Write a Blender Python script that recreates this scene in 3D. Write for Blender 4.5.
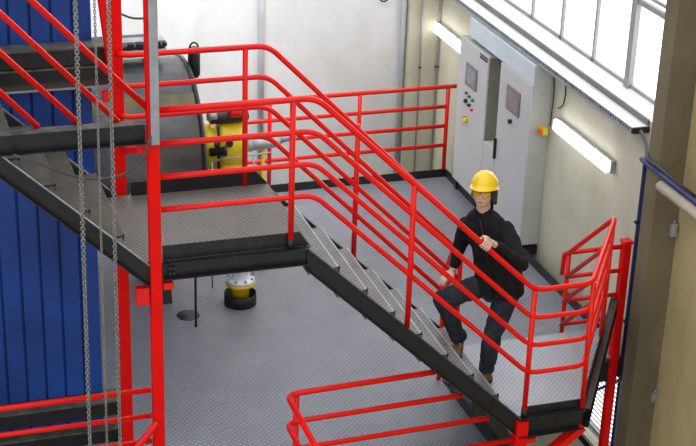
import bpy, bmesh, math, random
from mathutils import Vector, Matrix, noise
random.seed(7)
S = bpy.context.scene
for o in list(bpy.data.objects): bpy.data.objects.remove(o)
COL = S.collection

# ------------------------------------------------------------------ camera
cam_d = bpy.data.cameras.new('camera'); cam = bpy.data.objects.new('camera', cam_d); COL.objects.link(cam)
YAW, PIT, ROL = 0.3261, 0.4196, 0.0345
fwd = Vector((math.sin(YAW)*math.cos(PIT), math.cos(YAW)*math.cos(PIT), -math.sin(PIT)))
rt = Vector((math.cos(YAW), -math.sin(YAW), 0)); up = rt.cross(fwd)
r2 = rt*math.cos(ROL)+up*math.sin(ROL); u2 = -rt*math.sin(ROL)+up*math.cos(ROL)
M = Matrix((r2, u2, -fwd)).transposed().to_4x4(); M.translation = Vector((-2.7985, -9.5087, 4.629))
cam.matrix_world = M
cam_d.sensor_width = 36; cam_d.lens = 36*1564.93/696; cam_d.clip_end = 200
S.camera = cam

# ------------------------------------------------------------------ world, lights, exposure
S.view_settings.view_transform = 'Standard'; S.view_settings.look = 'None'
S.view_settings.gamma = 1; S.view_settings.use_curve_mapping = False
S.view_settings.exposure = 0.25
wd = bpy.data.worlds.new('world'); S.world = wd; wd.use_nodes = True
bg = wd.node_tree.nodes['Background']; bg.inputs[0].default_value = (0.95, 0.97, 1.0, 1)
# the hall: bright from the roof and its far and left sides, dim from the near side
_t = wd.node_tree; _tc = _t.nodes.new('ShaderNodeTexCoord'); _dp = _t.nodes.new('ShaderNodeVectorMath'); _dp.operation = 'DOT_PRODUCT'
_dp.inputs[1].default_value = Vector((-.30, .45, .85)).normalized(); _t.links.new(_tc.outputs['Generated'], _dp.inputs[0])
_mr = _t.nodes.new('ShaderNodeMapRange'); _mr.inputs['From Min'].default_value = -.45; _mr.inputs['From Max'].default_value = .9
_mr.inputs['To Min'].default_value = .62; _mr.inputs['To Max'].default_value = 1.55
_t.links.new(_dp.outputs['Value'], _mr.inputs['Value']); _t.links.new(_mr.outputs[0], bg.inputs[1])

def area(name, loc, target, sx, sy, power, color=(1, 1, 1)):
    d = bpy.data.lights.new(name, 'AREA'); d.shape = 'RECTANGLE'; d.size = sx; d.size_y = sy; d.energy = power; d.color = color
    o = bpy.data.objects.new(name, d); COL.objects.link(o); o.location = loc
    o.rotation_euler = (Vector(target)-Vector(loc)).to_track_quat('-Z', 'Y').to_euler()
    return o
area('window_daylight', (6.5, 3.6, 3.4), (1.6, 3.0, -1.6), 6, 3, 900, (0.95, 0.98, 1.0))
area('roof_light', (0.3, 4.9, 3.6), (0.5, 7.1, -0.8), 3.2, 0.8, 66, (0.93, 0.97, 1.0)).data.spread = math.radians(75)

# ------------------------------------------------------------------ materials
def new_mat(name):
    m = bpy.data.materials.new(name); m.use_nodes = True
    nt = m.node_tree; b = nt.nodes['Principled BSDF']
    return m, nt, b
def nd(nt, t, **kw):
    n = nt.nodes.new(t)
    for k, v in kw.items(): setattr(n, k, v)
    return n
def mat(name, c, rough=.5, metal=0, var=.15, scale=3, bump=0, bscale=40, spec=.5, c2=None, stretch=(1, 1, 1), coat=0):
    m, nt, b = new_mat(name)
    tc = nd(nt, 'ShaderNodeTexCoord'); mp = nd(nt, 'ShaderNodeMapping'); mp.inputs['Scale'].default_value = stretch
    nt.links.new(tc.outputs['Object'], mp.inputs[0])
    n = nd(nt, 'ShaderNodeTexNoise'); n.inputs['Scale'].default_value = scale; n.inputs['Detail'].default_value = 6; n.inputs['Roughness'].default_value = .6
    nt.links.new(mp.outputs[0], n.inputs['Vector'])
    r = nd(nt, 'ShaderNodeValToRGB')
    d = c2 if c2 else tuple(x*(1-var) for x in c)
    e = tuple(min(1, x*(1+var*.6)) for x in c) if not c2 else c
    r.color_ramp.elements[0].position = .35; r.color_ramp.elements[0].color = (*d, 1)
    r.color_ramp.elements[1].position = .65; r.color_ramp.elements[1].color = (*e, 1)
    nt.links.new(n.outputs[0], r.inputs[0]); nt.links.new(r.outputs[0], b.inputs['Base Color'])
    b.inputs['Roughness'].default_value = rough; b.inputs['Metallic'].default_value = metal
    b.inputs['Specular IOR Level'].default_value = spec; b.inputs['Coat Weight'].default_value = coat
    if bump:
        n2 = nd(nt, 'ShaderNodeTexNoise'); n2.inputs['Scale'].default_value = bscale; n2.inputs['Detail'].default_value = 4
        nt.links.new(tc.outputs['Object'], n2.inputs['Vector'])
        bp = nd(nt, 'ShaderNodeBump'); bp.inputs['Strength'].default_value = bump; bp.inputs['Distance'].default_value = .01
        nt.links.new(n2.outputs[0], bp.inputs['Height']); nt.links.new(bp.outputs[0], b.inputs['Normal'])
    return m
def emit(name, c, s):
    m, nt, b = new_mat(name)
    b.inputs['Base Color'].default_value = (*c, 1); b.inputs['Emission Color'].default_value = (*c, 1); b.inputs['Emission Strength'].default_value = s
    b.inputs['Roughness'].default_value = .3
    return m
def tread_plate(name, base, dirt, hi, rough, metal, pitch=.034, wear=2.2):
    """five-bar / tear-drop tread plate: raised lozenges in alternating directions + dirt"""
    m, nt, b = new_mat(name)
    tc = nd(nt, 'ShaderNodeTexCoord'); sx = nd(nt, 'ShaderNodeSeparateXYZ'); nt.links.new(tc.outputs['Object'], sx.inputs[0])
    def mth(op, a, c=None, v=None):
        n = nd(nt, 'ShaderNodeMath', operation=op)
        nt.links.new(a, n.inputs[0])
        if c is not None: nt.links.new(c, n.inputs[1])
        if v is not None: n.inputs[1].default_value = v
        return n.outputs[0]
    X, Y = sx.outputs[0], sx.outputs[1]
    k = 2*math.pi/pitch*.5
    u = mth('MULTIPLY', mth('ADD', X, Y), v=k); w = mth('MULTIPLY', mth('SUBTRACT', X, Y), v=k)
    s1 = mth('SINE', u); s2 = mth('SINE', w)
    a = mth('MULTIPLY', s1, s2)
    a = mth('ABSOLUTE', a); a = mth('POWER', a, v=1.5)
    n = nd(nt, 'ShaderNodeTexNoise'); n.inputs['Scale'].default_value = wear; n.inputs['Detail'].default_value = 8; n.inputs['Roughness'].default_value = .65
    nt.links.new(tc.outputs['Object'], n.inputs['Vector'])
    r = nd(nt, 'ShaderNodeValToRGB'); r.color_ramp.elements[0].position = .32; r.color_ramp.elements[1].position = .68
    r.color_ramp.elements[0].color = (*dirt, 1); r.color_ramp.elements[1].color = (*base, 1)
    nt.links.new(n.outputs[0], r.inputs[0])
    mx = nd(nt, 'ShaderNodeMixRGB'); mx.inputs[2].default_value = (*hi, 1)
    f = mth('MULTIPLY', a, v=.75); nt.links.new(f, mx.inputs[0]); nt.links.new(r.outputs[0], mx.inputs[1])
    nt.links.new(mx.outputs[0], b.inputs['Base Color'])
    b.inputs['Roughness'].default_value = rough; b.inputs['Metallic'].default_value = metal
    bp = nd(nt, 'ShaderNodeBump'); bp.inputs['Strength'].default_value = .5; bp.inputs['Distance'].default_value = .003
    nt.links.new(a, bp.inputs['Height']); nt.links.new(bp.outputs[0], b.inputs['Normal'])
    return m

RED = mat('red_paint', (.84, .006, .002), .30, var=.08, scale=6, spec=.3, coat=.1)
REDB = mat('red_column_paint', (.86, .005, .002), .5, var=.10, scale=4, spec=.15)
BLACK = mat('black_steel_paint', (.012, .012, .013), .42, var=.5, scale=9, bump=.15)
DIRTY = mat('dusty_flange', (.10, .095, .075), .6, var=.5, scale=12)
PLATE0 = tread_plate('floor_tread_plate', (.25, .262, .30), (.175, .182, .20), (.39, .405, .455), .42, .25, pitch=.05)
PLATE1 = tread_plate('platform_tread_plate', (.138, .128, .112), (.082, .076, .066), (.31, .295, .265), .5, .25, pitch=.045, wear=4)
PLATEL = tread_plate('landing_tread_plate', (.31, .33, .375), (.23, .245, .28), (.52, .54, .59), .36, .35, pitch=.045)
PLATES = tread_plate('stair_tread_plate', (.20, .20, .20), (.11, .11, .105), (.36, .36, .36), .42, .35, pitch=.045, wear=5)
PLATEU = tread_plate('dusty_tread_plate', (.11, .102, .074), (.05, .048, .038), (.19, .18, .135), .55, .2, wear=5)
CHAIN = mat('galvanised_chain', (.30, .30, .27), .5, .5, var=.4, scale=60)
GALV = mat('galvanised_steel', (.42, .44, .46), .45, .5, var=.2, scale=8)
LGALV = mat('pale_conduit', (.55, .57, .58), .5, .2, var=.1, scale=6)
GREYP = mat('light_grey_enamel', (.62, .62, .61), .45, var=.04, scale=2)
GREYS = mat('grey_green_enamel', (.50, .53, .48), .5, var=.08, scale=3)
OLIVE = mat('olive_gap_shade', (.27, .26, .20), .6, var=.15, scale=4)
WHITEP = mat('white_enamel', (.78, .80, .82), .4, var=.05, scale=3)
BLUE = mat('blue_sheet', (.012, .064, .30), .45, var=.35, scale=1.3, bump=.05, spec=.4)
DRUM = mat('drum_steel', (.13, .13, .135), .38, .55, var=.45, scale=3, bump=.08, stretch=(.4, 1, 1))
YEL = mat('yellow_paint', (.80, .58, .01), .35, var=.15, scale=7)
GUN = mat('dark_gunmetal', (.03, .03, .032), .35, .4, var=.3)
BLUEP = mat('blue_pipe_paint', (.02, .035, .16), .4, var=.2)
BEIGE = mat('beige_pipe_paint', (.50, .45, .34), .55, var=.12)
RUBBER = mat('black_rubber', (.012, .012, .012), .6, var=.2)
WIRE = mat('grey_cable', (.06, .058, .05), .6, var=.2)
SCREEN = mat('screen_glass', (.30, .31, .32), .2, var=.15, scale=9)
BEZEL = mat('screen_bezel', (.20, .20, .21), .4, var=.05)
FRAMEW = mat('window_frame_paint', (.33, .33, .31), .5, var=.12)
TUBE = emit('fluorescent_diffuser', (1, .99, .95), 5)
SILL = mat('white_sill_paint', (.85, .85, .84), .5, var=.06)

def concrete(name, c, c2, streak, grime=.25):
    m, nt, b = new_mat(name)
    tc = nd(nt, 'ShaderNodeTexCoord')
    def ns(scale, st, det=6):
        mp = nd(nt, 'ShaderNodeMapping'); mp.inputs['Scale'].default_value = st; nt.links.new(tc.outputs['Object'], mp.inputs[0])
        n = nd(nt, 'ShaderNodeTexNoise'); n.inputs['Scale'].default_value = scale; n.inputs['Detail'].default_value = det; n.inputs['Roughness'].default_value = .6
        nt.links.new(mp.outputs[0], n.inputs['Vector']); return n.outputs[0]
    r = nd(nt, 'ShaderNodeValToRGB'); r.color_ramp.elements[0].position = .35; r.color_ramp.elements[1].position = .66
    r.color_ramp.elements[0].color = (*c2, 1); r.color_ramp.elements[1].color = (*c, 1)
    nt.links.new(ns(1.1, (1, 1, 1)), r.inputs[0])
    r2_ = nd(nt, 'ShaderNodeValToRGB'); r2_.color_ramp.elements[0].position = .3; r2_.color_ramp.elements[1].position = .55
    r2_.color_ramp.elements[0].color = (1-grime, 1-grime, 1-grime*1.25, 1); r2_.color_ramp.elements[1].color = (1, 1, 1, 1)
    nt.links.new(ns(2.5, (1, 1, streak)), r2_.inputs[0])
    mx = nd(nt, 'ShaderNodeMixRGB', blend_type='MULTIPLY'); mx.inputs[0].default_value = 1
    nt.links.new(r.outputs[0], mx.inputs[1]); nt.links.new(r2_.outputs[0], mx.inputs[2]); nt.links.new(mx.outputs[0], b.inputs['Base Color'])
    b.inputs['Roughness'].default_value = .8; b.inputs['Specular IOR Level'].default_value = .25
    bp = nd(nt, 'ShaderNodeBump'); bp.inputs['Strength'].default_value = .25; bp.inputs['Distance'].default_value = .01
    nt.links.new(ns(30, (1, 1, 1)), bp.inputs['Height']); nt.links.new(bp.outputs[0], b.inputs['Normal'])
    return m
WALLB = concrete('back_wall_paint', (.76, .765, .76), (.66, .665, .63), .5, .10)
PILC = concrete('corner_pilaster_paint', (.56, .54, .42), (.46, .44, .34), .35, .12)
WALLR = concrete('side_wall_paint', (.74, .71, .55), (.63, .60, .46), .35, .14)
PILM = concrete('pillar_concrete', (.23, .195, .115), (.165, .14, .085), .3, .2)
NEARW = concrete('near_wall_ochre_paint', (.60, .50, .25), (.50, .41, .20), .3, .2)
FLOORC = concrete('lower_concrete_floor', (.17, .155, .12), (.10, .09, .07), 1, .3)

# ------------------------------------------------------------------ mesh helpers
class MB:
    def __init__(s): s.b = bmesh.new()
    def box(s, x0, x1, y0, y1, z0, z1, bev=0):
        vs = [s.b.verts.new((x, y, z)) for z in (z0, z1) for x, y in ((x0, y0), (x1, y0), (x1, y1), (x0, y1))]
        fs = [(0, 3, 2, 1), (4, 5, 6, 7), (0, 1, 5, 4), (1, 2, 6, 5), (2, 3, 7, 6), (3, 0, 4, 7)]
        f = [s.b.faces.new([vs[i] for i in q]) for q in fs]
        if bev:
            e = list({e for q in f for e in q.edges}); bmesh.ops.bevel(s.b, geom=e, offset=bev, segments=2, affect='EDGES', profile=.5)
        return s
    def prism(s, pts, vec):
        """closed polygon pts (3D) extruded by vec"""
        a = [s.b.verts.new(p) for p in pts]; c = [s.b.verts.new(Vector(p)+Vector(vec)) for p in pts]
        n = len(pts); s.b.faces.new(a); s.b.faces.new(c[::-1])
        for i in range(n): s.b.faces.new((a[i], c[i], c[(i+1) % n], a[(i+1) % n]))
        bmesh.ops.recalc_face_normals(s.b, faces=s.b.faces[:])
        return s
    def bar(s, p, q, w, h, upv=(0, 0, 1)):
        """rectangular bar from p to q"""
        p = Vector(p); q = Vector(q); d = (q-p).normalized(); sd = d.cross(Vector(upv)).normalized(); u = sd.cross(d)
        pts = [p+sd*w/2*i+u*h/2*j for i, j in ((-1, -1), (1, -1), (1, 1), (-1, 1))]
        return s.prism(pts, q-p)
    def tube(s, pts, r, seg=10, fil=0, cap=True, taper=None):
        P = [Vector(p) for p in pts]
        if fil and len(P) > 2:
            Q = [P[0]]
            for i in range(1, len(P)-1):
                a, b, c = P[i-1], P[i], P[i+1]
                f = min(fil, (a-b).length*.45, (c-b).length*.45); A = b+(a-b).normalized()*f; C_ = b+(c-b).normalized()*f
                for k in range(7):
                    t = k/6; Q.append(A*(1-t)**2+b*2*t*(1-t)+C_*t*t)
            Q.append(P[-1]); P = Q
        n = len(P); rings = []
        t0 = (P[1]-P[0]).normalized(); ref = Vector((0, 0, 1)) if abs(t0.z) < .9 else Vector((1, 0, 0))
        u = t0.cross(ref).normalized()
        for i in range(n):
            t = ((P[i]-P[i-1]).normalized() if i else Vector()) + ((P[i+1]-P[i]).normalized() if i < n-1 else Vector())
            t.normalize(); u = (u-t*u.dot(t)).normalized(); v = t.cross(u)
            k = 1.0
            if 0 < i < n-1:
                cs = max(.35, (P[i+1]-P[i]).normalized().dot(t)); 
            rr = r if taper is None else r*taper[i]
            rings.append([s.b.verts.new(P[i]+(u*math.cos(a)+v*math.sin(a))*rr) for a in [2*math.pi*j/seg for j in range(seg)]])
        for i in range(n-1):
            for j in range(seg):
                f = s.b.faces.new((rings[i][j], rings[i][(j+1) % seg], rings[i+1][(j+1) % seg], rings[i+1][j])); f.smooth = True
        if cap: s.b.faces.new(rings[0][::-1]); s.b.faces.new(rings[-1])
        return s
    def lathe(s, prof, org, axis='z', seg=24):
        """prof: list of (radius, height) along axis"""
        org = Vector(org); rings = []
        def pt(r, h, a):
            c, d = r*math.cos(a), r*math.sin(a)
            return org + (Vector((c, d, h)) if axis == 'z' else Vector((h, c, d)) if axis == 'x' else Vector((c, h, d)))
        for r, h in prof:
            rings.append([s.b.verts.new(pt(max(r, 1e-4), h, 2*math.pi*j/seg)) for j in range(seg)])
        for i in range(len(rings)-1):
            for j in range(seg):
                f = s.b.faces.new((rings[i][j], rings[i][(j+1) % seg], rings[i+1][(j+1) % seg], rings[i+1][j])); f.smooth = True
        s.b.faces.new(rings[0][::-1]); s.b.faces.new(rings[-1])
        bmesh.ops.recalc_face_normals(s.b, faces=s.b.faces[:])
        return s
    def ellipsoid(s, c, r, rot=None, seg=20):
        m = Matrix.Translation(Vector(c)) @ (rot.to_4x4() if rot else Matrix()) @ Matrix.Diagonal((*r, 1))
        res = bmesh.ops.create_uvsphere(s.b, u_segments=seg, v_segments=seg//2+2, radius=1, matrix=m)
        for v in res['verts']:
            for f in v.link_faces: f.smooth = True
        return s
    def capsule(s, p, q, r1, r2, seg=14):
        p = Vector(p); q = Vector(q); s.ellipsoid(p, (r1,)*3, seg=seg); s.ellipsoid(q, (r2,)*3, seg=seg)
        s.tube([p, q], 1, seg=seg, taper=[r1, r2]); return s
    def build(s, name, material, parent=None, bevel=0, autos=True):
        me = bpy.data.meshes.new(name); s.b.normal_update(); s.b.to_mesh(me); s.b.free()
        o = bpy.data.objects.new(name, me); COL.objects.link(o)
        mats = material if isinstance(material, (list, tuple)) else [material]
        for m in mats: me.materials.append(m)
        if parent:
            o.parent = parent; o.matrix_parent_inverse = parent.matrix_world.inverted() if False else Matrix.Translation(-parent.location) if parent.type == 'EMPTY' else parent.matrix_parent_inverse.inverted() if False else Matrix()
            if parent.type != 'EMPTY' and parent.parent: o.matrix_parent_inverse = Matrix()
        if bevel:
            b = o.modifiers.new('bevel', 'BEVEL'); b.width = bevel; b.segments = 2; b.limit_method = 'ANGLE'
        return o
def tag(o, label=None, cat=None, group=None, kind=None):
    for k, v in (('label', label), ('category', cat), ('group', group), ('kind', kind)):
        if v: o[k] = v
    return o
def thing(name, label, cat, loc=(0, 0, 0), group=None):
    o = bpy.data.objects.new(name, None); COL.objects.link(o); o.location = loc; o.empty_display_size = .1
    return tag(o, label, cat, group)
def struct(name, mb, m): return tag(mb.build(name, m), kind='structure')

# ------------------------------------------------------------------ dimensions (metres; origin = platform edge at the first rail post)
ZL, ZF, W = -1.661, -2.25, 1.18          # landing, grey floor level, stair width
RISE, RUN, X0 = .2076, .2204, .156
SL = RISE/RUN
YB, XR, WX, WY = 6.09, 3.65, 3.82, 7.10
H1, SP = 1.10, .2365
HS = [H1-i*SP for i in range(4)]
RR = .0215

# ------------------------------------------------------------------ the setting
def wall_with_hole(y0, y1, z0, z1, holes, x0, x1):
    mb = MB(); ys = sorted({y0, y1, *[h[0] for h in holes], *[h[1] for h in holes]})
    for a, b in zip(ys, ys[1:]):
        hs = sorted([(h[2], h[3]) for h in holes if h[0] <= a and h[1] >= b]); z = z0
        for c, d in hs:
            if c > z: mb.box(x0, x1, a, b, z, c)
            z = d
        if z < z1: mb.box(x0, x1, a, b, z, z1)
    return mb
struct('wall_right', wall_with_hole(1.235, WY+.25, -4.7, 3.2, [(1.42, WY-.2, -.057, 2.3), (1.42, 3.4, -3.62, -2.66)], WX, 4.10), WALLR)
struct('wall_near', MB().box(WX, 4.10, -6, 1.235, -4.7, 3.2), NEARW)
struct('wall_back', MB().box(-8, 4.10, WY, WY+.25, -4.7, 3.4), WALLB)
p = MB().box(3.57, WX+.02, 1.235, 1.43, -4.7, 3.2); struct('trim_1', p, PILM)
p = MB().box(3.44, WX+.02, WY-.13, WY+.02, -4.7, 3.2); p.box(3.60, WX+.02, WY-.16, WY, -4.7, 3.2); struct('trim_2', p, PILC)
struct('ground', MB().box(-8, 4.0, -6, WY, -4.8, -4.6), FLOORC)
# grey floor of tread plate with the stair opening cut out
fp = [(-6, -2.5), (-.02, -2.5), (-.02, 0.0), (1.90, 0.0), (1.90, 1.66), (XR, 1.66), (XR, YB), (-6, YB)]
struct('floor', MB().prism([(x, y, ZF-.02) for x, y in fp], (0, 0, .02)), PLATE0)
fr = MB()
for a, b in (((1.90, .03), (1.90, 1.66)), ((1.90, 1.64), (3.52, 1.64)), ((-.02, .0), (1.90, .0)), ((-.04, -2.5), (-.04, 0)), ((XR, 1.66), (XR, YB)), ((-6, YB), (XR, YB))):
    fr.bar((*a, ZF-.12), (*b, ZF-.12), .07, .2)
struct('floor_beam', fr, BLACK)
struct('baseboard_right', MB().box(XR-.004, XR+.008, 1.72, YB, ZF-.01, ZF+.095), BLACK)
struct('baseboard_back', MB().box(-6, XR+.008, YB, YB+.012, ZF-.01, ZF+.095), BLACK)
struct('baseboard_opening', MB().box(1.90, 1.935, .05, 1.45, ZF-.16, ZF+.11), BLACK)

# windows
def window(idx, y0, y1, z0, z1, mull, zt, thick):
    f = MB(); xw0, xw1 = 3.955, 4.0
    f.box(xw0, xw1, y0, y1, z0, z0+.045); f.box(xw0, xw1, y0, y1, z1-.05, z1)
    f.box(xw0, xw1, y0, y0+.05, z0, z1); f.box(xw0, xw1, y1-.05, y1, z0, z1)
    if zt: f.box(xw0-.01, xw1, y0, y1, zt, zt+.05); f.box(xw0, xw1, y0, y1, zt+.09, zt+.12)
    for y in mull:
        w = .045 if y in thick else .018; f.box(xw0-(.02 if y in thick else 0), xw1, y-w, y+w, z0, z1)
    win = tag(f.build('window_%d' % idx, FRAMEW), kind='structure')
    g = MB().box(3.985, 3.99, y0+.01, y1-.01, z0+.01, z1-.01).build('window_pane', GLASS, win)
    return win
GLASS, nt, b = new_mat('frosted_pane')
b.inputs['Base Color'].default_value = (.95, .97, 1, 1); b.inputs['Roughness'].default_value = .25
b.inputs['Transmission Weight'].default_value = 0; 
b.inputs['Emission Color'].default_value = (1, 1, 1, 1); b.inputs['Emission Strength'].default_value = 1.6
window(1, 1.43, WY-.2, .0, 2.3, [1.88, 2.609, 3.348, 4.069, 4.772, 5.49, 6.2], .80, [2.609])
sl = MB().prism([(WX-.005, 1.43, -.057), (3.96, 1.43, .012), (3.96, 1.43, -.06)], (0, WY-.2-1.43, 0)); struct('trim_3', sl, SILL)
struct('trim_4', MB().box(WX-.02, WX, 1.90, WY-.2, -.104, -.050), mat('grey_fascia', (.17, .16, .13), .6))
# lower window with horizontal louvres seen under the landing
lw = MB().box(3.95, 4.0, 1.42, 3.4, -3.62, -3.57).box(3.95, 4.0, 1.42, 3.4, -2.7, -2.66).box(3.95, 4, 3.35, 3.4, -3.62, -2.66)
low = tag(lw.build('window_2', FRAMEW), kind='structure')
struct('trim_5', MB().box(WX-.03, WX+.0, 1.42, 3.4, -3.68, -3.60), BLACK)
lv = MB()
for i in range(19): lv.box(3.90, 3.906, 1.43, 3.39, -3.58+i*.05, -3.568+i*.05)
lv.build('louvre', FRAMEW, low)
MB().box(3.98, 3.985, 1.43, 3.39, -3.6, -2.68).build('window_pane', GLASS, low)

# ------------------------------------------------------------------ steel columns
def column(x, y, z0, z1, w, label, brackets=()):
    t = thing('steel_column', label, 'column', (x, y, z0))
    MB().box(x-w/2, x+w/2, y-w/2, y+w/2, z0, z1, .006).build('shaft', REDB, t)
    for b_ in brackets: MB().box(*b_, .003).build('bracket', RED, t)
    return t
CX = -.957
c1 = column(CX, 0, -4.6, 2.6, .078, 'tall red square steel column at the near left corner of the upper platform',
            [(CX-.14, CX-.05, -.03, .03, -.30, -.17), (CX+.05, CX+.12, -.03, .03, -.20, -.15), (CX-.17, CX-.04, .05, .07, .845, .872), (CX-.095, CX-.04, .05, .07, .78, .845)])
MB().box(CX-.022, CX+.036, -.060, -.042, .88, 2.6, .004).build('cable_channel', GALV, c1)['label'] = 'grey metal cable channel on the upper half'
c2 = column(-.962, 1.29, ZF, 2.6, .084, 'red square steel column behind the platform beside the blue sheet wall',
            [(-1.07, -1.0, 1.27, 1.33, .72, .80), (-.92, -.76, 1.27, 1.33, .30, .35)])
MB().bar((-1.19, 1.25, 2.75), (-1.0, 1.27, .95), .05, .095, (0, 1, 0)).build('brace', REDB, c2)
c3 = column(1.90, .02, -4.6, -1.69, .10, 'red square column carrying the near corner of the lower landing', [(1.95, 2.03, -.02, .03, -1.90, -1.86)])
MB().bar((2.44, .02, -1.83), (1.70, .02, -2.43), .06, .09, (0, 1, 0)).build('brace', RED, c3)
c4 = column(3.60, 1.68, -4.6, -1.10, .074, 'short topped red column standing against the side wall behind the landing', [(3.48, 3.57, 1.62, 1.68, -2.42, -2.34)])
MB().box(3.553, 3.647, 1.633, 1.727, -1.11, -1.085, .003).build('cap_plate', RED, c4)

# ------------------------------------------------------------------ platform
def channel(mb, p, q, out, depth=.125, fl=.05, th=.008):
    """C channel along p->q: web set back, top and bottom flanges pointing to 'out'"""
    p, q, out = Vector(p), Vector(q), Vector(out)
    z = Vector((0, 0, 1))
    for dz in (-th/2, -depth+th/2):
        a = p+z*dz+out*(fl*.5-.01); b = q+z*dz+out*(fl*.5-.01)
        d = (q-p).normalized(); sd = out.normalized(); nrm = d.cross(sd).normalized()
        pts = [a-sd*fl/2-nrm*th/2, a+sd*fl/2-nrm*th/2, a+sd*fl/2+nrm*th/2, a-sd*fl/2+nrm*th/2]
        mb.prism(pts, b-a)
    pts = [p-out*.01-out*th, p-out*.01, p-out*.01-z*depth, p-out*.01-out*th-z*depth]
    mb.prism(pts, q-p)
    return mb
plat = thing('platform', 'upper platform of dark brown-grey tread plate with black edge beams', 'platform', (-.4, .6, -.125))
MB().box(-1.16, X0, .02, W+.02, -.012, 0).build('deck', PLATE1, plat)
MB().prism([(-.90, .025, 0), (.07, .025, 0), (X0, .025, -.01), (.07, .025, .11), (-.90, .025, .11)], (0, .007, 0)).build('toe_board', BLACK, plat)
MB().prism([(-.90, W, 0), (X0, W, 0), (.06, W, .11), (-.90, W, .11)], (0, .007, 0)).build('toe_board', BLACK, plat)
channel(MB(), (-.90, .0, 0), (.125, .0, 0), (0, -1, 0)).build('edge_beam', BLACK, plat)
channel(MB(), (-.90, W+.03, -.01), (.125, W+.03, -.01), (0, 1, 0)).build('edge_beam', BLACK, plat)
MB().box(X0-.02, X0-.008, .03, W, -.12, -.012).build('cross_beam', BLACK, plat)
MB().box(-1.0, -.99, .03, W, -.12, -.012).build('cross_beam', BLACK, plat)
for k in range(2):
    bo = MB()
    for zz in (-.045, -.085): bo.lathe([(.011, 0), (.011, -.012)], (-.86+k*.03, -.009, zz), 'y', 8)
    bo.build('bolt', GUN, plat)

def stair(name, label, xa, za, n, mat_tread, run=RUN, xs_end=None, n_show=None):
    """flight descending in +x; (xa,za) = top nosing; n treads below it"""
    t = thing(name, label, 'stairs', (xa+run*n/2, W/2, za-RISE*n))
    return t
def stringer(p, q, out, depth=.165, extra=None):
    """sloped channel between points p (top) and q (bottom); vertical depth"""
    mb = MB(); p, q, out = Vector(p), Vector(q), Vector(out); z = Vector((0, 0, 1)); th = .009; fl = .05
    pts = [p-out*.01, p-out*.01-z*depth, p-out*(.01+th)-z*depth, p-out*(.01+th)]
    mb.prism(pts, q-p)
    for dz in (0, -depth):
        a = p+z*dz-out*.012; pts = [a, a+out*fl, a+out*fl-z*th*1.3, a-z*th*1.3]; mb.prism(pts, q-p)
    return mb
def make_tread(x1, z, material, parent, y0=.025, y1=W, run=RUN, nose=None):
    mb = MB(); mb.box(x1-run-.012, x1, y0, y1, z-.006, z); mb.box(x1-.006, x1, y0, y1, z-.035, z)
    mb.box(x1-run-.012, x1-run-.004, y0, y1, z-.03, z)
    tr = mb.build('tread', material, parent)
    MB().box(x1-.012, x1+.001, y0, y1, z-.004, z+.002).build('nosing', nose or GALV, tr)
    cl = MB().bar((x1-.09, y0+.002, z+.004), (x1-.01, y0+.002, z+.004), .006, .008).lathe([(.009, 0), (.009, .014)], (x1-.006, y0+.006, z), 'z', 8)
    cl.build('fixing', BLACK, tr)
st = thing('metal_stair', 'steel stair flight descending from the platform to the landing, tread plate steps', 'stairs', (.95, W/2, ZL))
zs = lambda x: -SL*(x-.118)
stringer((.118, 0, 0), (1.855, 0, zs(1.855)), (0, -1, 0)).build('stringer', BLACK, st)
stringer((.118, W+.03, 0), (1.70, W+.03, zs(1.70)), (0, 1, 0)).build('stringer', BLACK, st)
for i in range(1, 8): make_tread(X0+RUN*i, -RISE*i, PLATES, st)
# upper flight coming down onto the platform from the left
us = thing('metal_stair', 'dusty upper stair flight coming down to the left end of the platform', 'stairs', (-2.1, W/2, 0))
zu = lambda x: -SL*(x+1.01)
stringer((-3.1, 0, zu(-3.1)), (-.985, 0, zu(-.985)), (0, -1, 0), .15).build('stringer', BLACK, us)
stringer((-3.1, W+.03, zu(-3.1)), (-.985, W+.03, zu(-.985)), (0, 1, 0), .15).build('stringer', BLACK, us)
for s_ in (0, W+.03): MB().bar((-3.1, s_-.02*(1 if s_ == 0 else -1), zu(-3.1)+.006), (-1.0, s_-.02*(1 if s_ == 0 else -1), zu(-1.0)+.006), .02, .006).build('stringer_edge', GALV, us)
for j in range(1, 10): make_tread(-1.159-RUN*(j-1), RISE*j, PLATEU, us, nose=DIRTY)

# beam crossing in front of the upper flight
bm_ = thing('steel_beam', 'long black horizontal beam with dusty top meeting the near left column', 'beam', (-2.4, 0, .89))
channel(MB(), (-3.8, -.02, 1.035), (CX-.05, -.02, 1.035), (0, -1, 0), .145, .05).build('web', BLACK, bm_)
MB().box(-3.8, CX-.05, -.075, .01, 1.035, 1.042).build('top_flange', DIRTY, bm_)

# ------------------------------------------------------------------ landing
ld = thing('landing', 'lower landing of bright grey tread plate with an angled right side', 'platform', (2.4, .6, ZL-.17))
lp = [(1.70, .025), (2.41, .025), (3.19, 1.2), (1.70, 1.2)]
MB().prism([(x, y, ZL-.012) for x, y in lp], (0, 0, .012)).build('deck', PLATEL, ld)
MB().box(1.90, 2.41, .022, .029, ZL-.005, ZL+.075).build('toe_board', BLACK, ld)
dv = Vector((3.20-2.42, 1.2, 0)).normalized(); nv = Vector((dv.y, -dv.x, 0))
MB().bar((2.42, .022, ZL+.035), (3.20, 1.2, ZL+.035), .007, .08).build('toe_board', BLACK, ld)
channel(MB(), (1.87, 0, ZL), (2.43, 0, ZL), (0, -1, 0), .17).build('edge_beam', BLACK, ld)
q0 = Vector((2.43, .0, ZL)); q1 = q0+dv*2.12
channel(MB(), q0, q1, nv, .17, .06).build('edge_beam', [BLACK], ld)
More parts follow.
